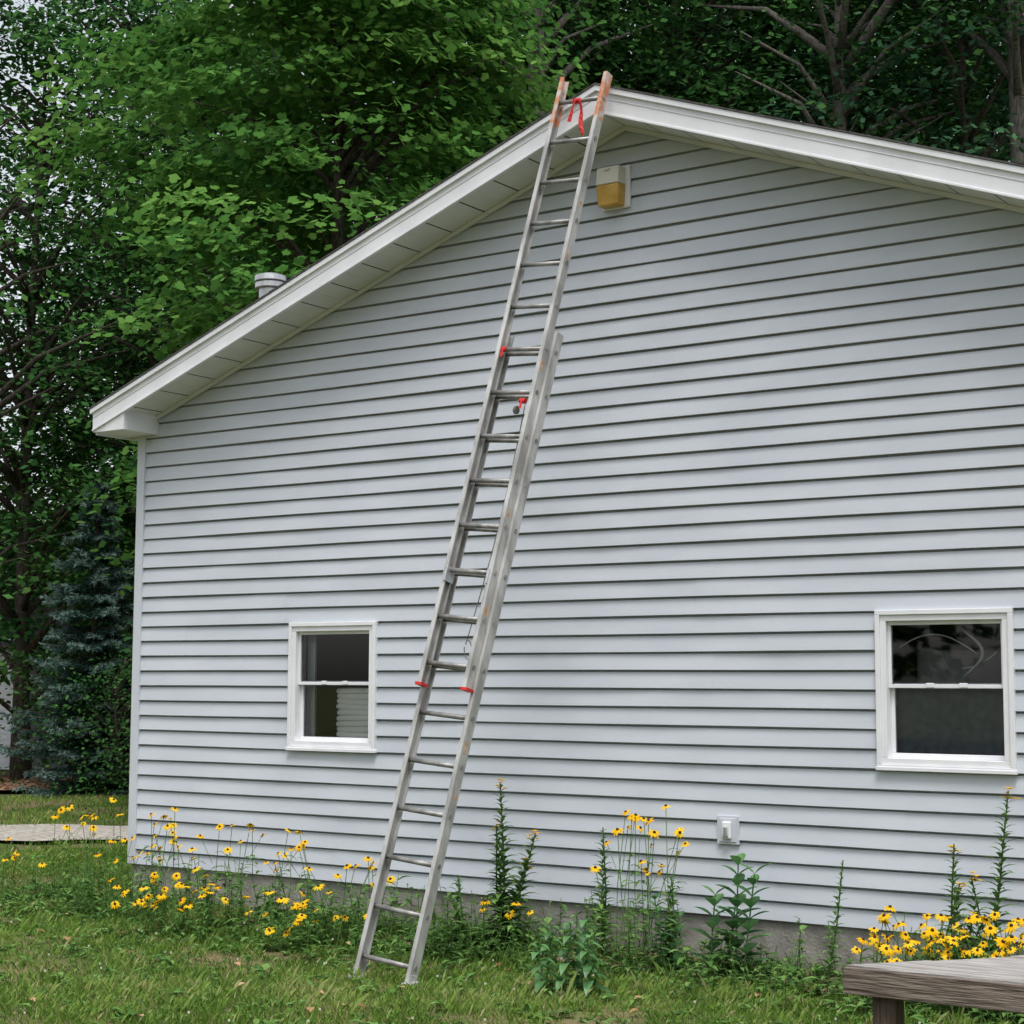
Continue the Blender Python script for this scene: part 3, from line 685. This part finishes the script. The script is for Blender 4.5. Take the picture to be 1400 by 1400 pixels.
def milkweed(name,x,y,h,seed,stems,L_,droop,wr=.42):
    rd=random.Random(seed); p=Plant()
    for (ox_,oy_,hs) in stems:
        b0=Vector((x+ox_,y+oy_,GZ-.01)); t0=b0+Vector((rd.gauss(0,.05),rd.gauss(0,.05),h*hs)); p.stem(b0,t0,.006,0,.6)
        n=int(8*hs)+2
        for k in range(n):
            t_=.15+.85*k/(n-1); q=b0.lerp(t0,t_); th=k*1.57+rd.random()*.4
            for s_ in(0,math.pi):
                d=Vector((math.cos(th+s_),math.sin(th+s_),.45+.5*t_)); l=L_*(1.05-.35*t_)*rd.uniform(.85,1.1)
                p.leaf(q,d,l,l*wr,droop,0,rd.random(),prof=(.1,.7,1,.95,.65,.05))
    return p.obj(name,[M['weedd']])
milkweed('milkweed_plant',-5.0,-.45,.68,31,[(0,0,1),(.10,-.1,.95),(-.17,-.02,.72),(-.10,.1,.6)],.21,.25)
milkweed('milkweed_plant',-5.4,-.6,.45,33,[(0,0,1),(.10,-.1,.8)],.15,.3,.36)
milkweed('broadleaf_weed',-5.51,-1.6,.40,32,[(0,0,1),(-.16,.05,.9),(.17,.02,.85),(.05,.1,1),(-.05,-.1,.7)],.17,.8,.34)
p=Plant(); rd=random.Random(77)
def weed(x,y,h):
    b0=Vector((x,y,GZ-.01)); t0=b0+Vector((rd.gauss(0,.05),rd.gauss(0,.05),h)); p.stem(b0,t0,.0028,0,rd.random())
    big=rd.random()<.2
    for k in range(int(5+h*26)):
        q=b0.lerp(t0,rd.uniform(.05,1)); l=rd.uniform(.03,.085)*(1.7 if big else 1); p.leaf(q,rv3(rd)+Vector((0,0,rd.uniform(0,.8))),l,l*rd.uniform(.25,.5),.4,0,rd.random(),prof=(.2,1,.7,.05))
def wx(): 
    while True:
        x=rd.uniform(-11.6,-1.6)
        if rd.random()<.45+.55*math.sin(x*2.6+.8)*math.sin(x*1.1+2): return x
for i in range(1250):
    x=wx(); y=-.14-abs(rd.gauss(0,.45)); 
    weed(x,y,rd.uniform(.04,.13)+(.28*rd.random()**2 if rd.random()<.4 else 0))
for i in range(1500):
    x=rd.uniform(-13,-2); y=rd.uniform(-4.5,-.5); weed(x,y,rd.uniform(.015,.055))
for i in range(230):
    x=rd.choice([-10.4,-9.7,-9.2,-8.8,-7.8,-6.9,-6.6,-5.8,-5.6,-3.6,-3.2,-2.7])+rd.gauss(0,.2); y=-.3-rd.random()*.8; weed(x,y,rd.uniform(.2,.5))
for i in range(1500):
    x=wx(); y=-.06-abs(rd.gauss(0,.4)); l=rd.uniform(.08,.28); p.leaf(Vector((x,y,GZ)),rv3(rd,.35)+Vector((0,0,1)),l,.007,.3,0,rd.random(),up=Vector((.3,1,.1)),prof=(1,.9,.6,.05))
p.obj('wild_weeds',[M['weed']])
p=Plant(); 
mw=pmat('clover_white',(.6,.6,.52),(.7,.7,.6))
for i in range(110):
    c=Vector((rd.uniform(-12,-3),rd.uniform(-4.5,-.6),GZ+rd.uniform(.03,.07)))
    for k in range(3):
        d=rv3(rd,.006); e=Vector((0,0,.006)); p.quad(c-d-e,c+d-e,c+d+e,c-d+e,0,.5)
p.obj('clover_blossoms',[mw])
p=Plant()
for i in range(60): 
    c=Vector((rd.uniform(-11,-4),rd.uniform(-4.2,-1),GZ+rd.uniform(.02,.05))); p.leaf(c,rv3(rd),.06,.045,.2,0,rd.random())
for i in range(1600):
    u=rd.uniform(-7,7); v=rd.uniform(-1.9,1.9); c=Vector((-23.3+.82*u-.57*v,10+.57*u+.82*v,GZ+.06)); p.leaf(c,rv3(rd)+Vector((0,0,rd.uniform(-.1,.6))),.13,.08,.3,0,rd.random())
p.obj('fallen_leaves',[leafmat('dry_leaves',[(.14,.07,.035),(.32,.18,.10),(.48,.32,.2)],trans=0)])
# ---------------------------------------------------------------- light
wd=bpy.data.worlds.new('World'); sc.world=wd; wd.use_nodes=True; nt=wd.node_tree
bg=nt.nodes['Background']; sk=nt.nodes.new('ShaderNodeTexSky'); sk.sky_type='NISHITA'; sk.sun_disc=False
EL=math.radians(67); AZ=math.atan2(.6,-.8)
sk.sun_elevation=EL; sk.sun_rotation=AZ; sk.dust_density=3; sk.air_density=1.0
hs=nt.nodes.new('ShaderNodeHueSaturation'); hs.inputs['Saturation'].default_value=.28; hs.inputs['Value'].default_value=1.55
nt.links.new(sk.outputs[0],hs.inputs['Color']); nt.links.new(hs.outputs[0],bg.inputs[0]); bg.inputs[1].default_value=.15
sl=bpy.data.lights.new('sun','SUN'); sl.energy=2.1; sl.angle=math.radians(22); sl.color=(1,.97,.93)
so_=bpy.data.objects.new('sun',sl); link(so_)
dirv=Vector((math.sin(AZ)*math.cos(EL),math.cos(AZ)*math.cos(EL),math.sin(EL)))
so_.rotation_euler=dirv.to_track_quat('Z','Y').to_euler()
# ---------------------------------------------------------------- camera
yaw,pitch,roll=.6013,.0986,.0041
f_=Vector((-math.sin(yaw)*math.cos(pitch),math.cos(yaw)*math.cos(pitch),math.sin(pitch)))
r_=Vector((math.cos(yaw),math.sin(yaw),0)); u_=r_.cross(f_)
r2=r_*math.cos(roll)+u_*math.sin(roll); u2=-r_*math.sin(roll)+u_*math.cos(roll)
cd=bpy.data.cameras.new('camera'); cam=bpy.data.objects.new('camera',cd); link(cam)
mt=Matrix((r2,u2,-f_)).transposed().to_4x4(); mt.translation=Vector((0,-10.19,1.497)); cam.matrix_world=mt
cd.sensor_width=36; cd.lens=2361.3/1400*36; cd.clip_end=2000; cd.clip_start=.05
sc.camera=cam
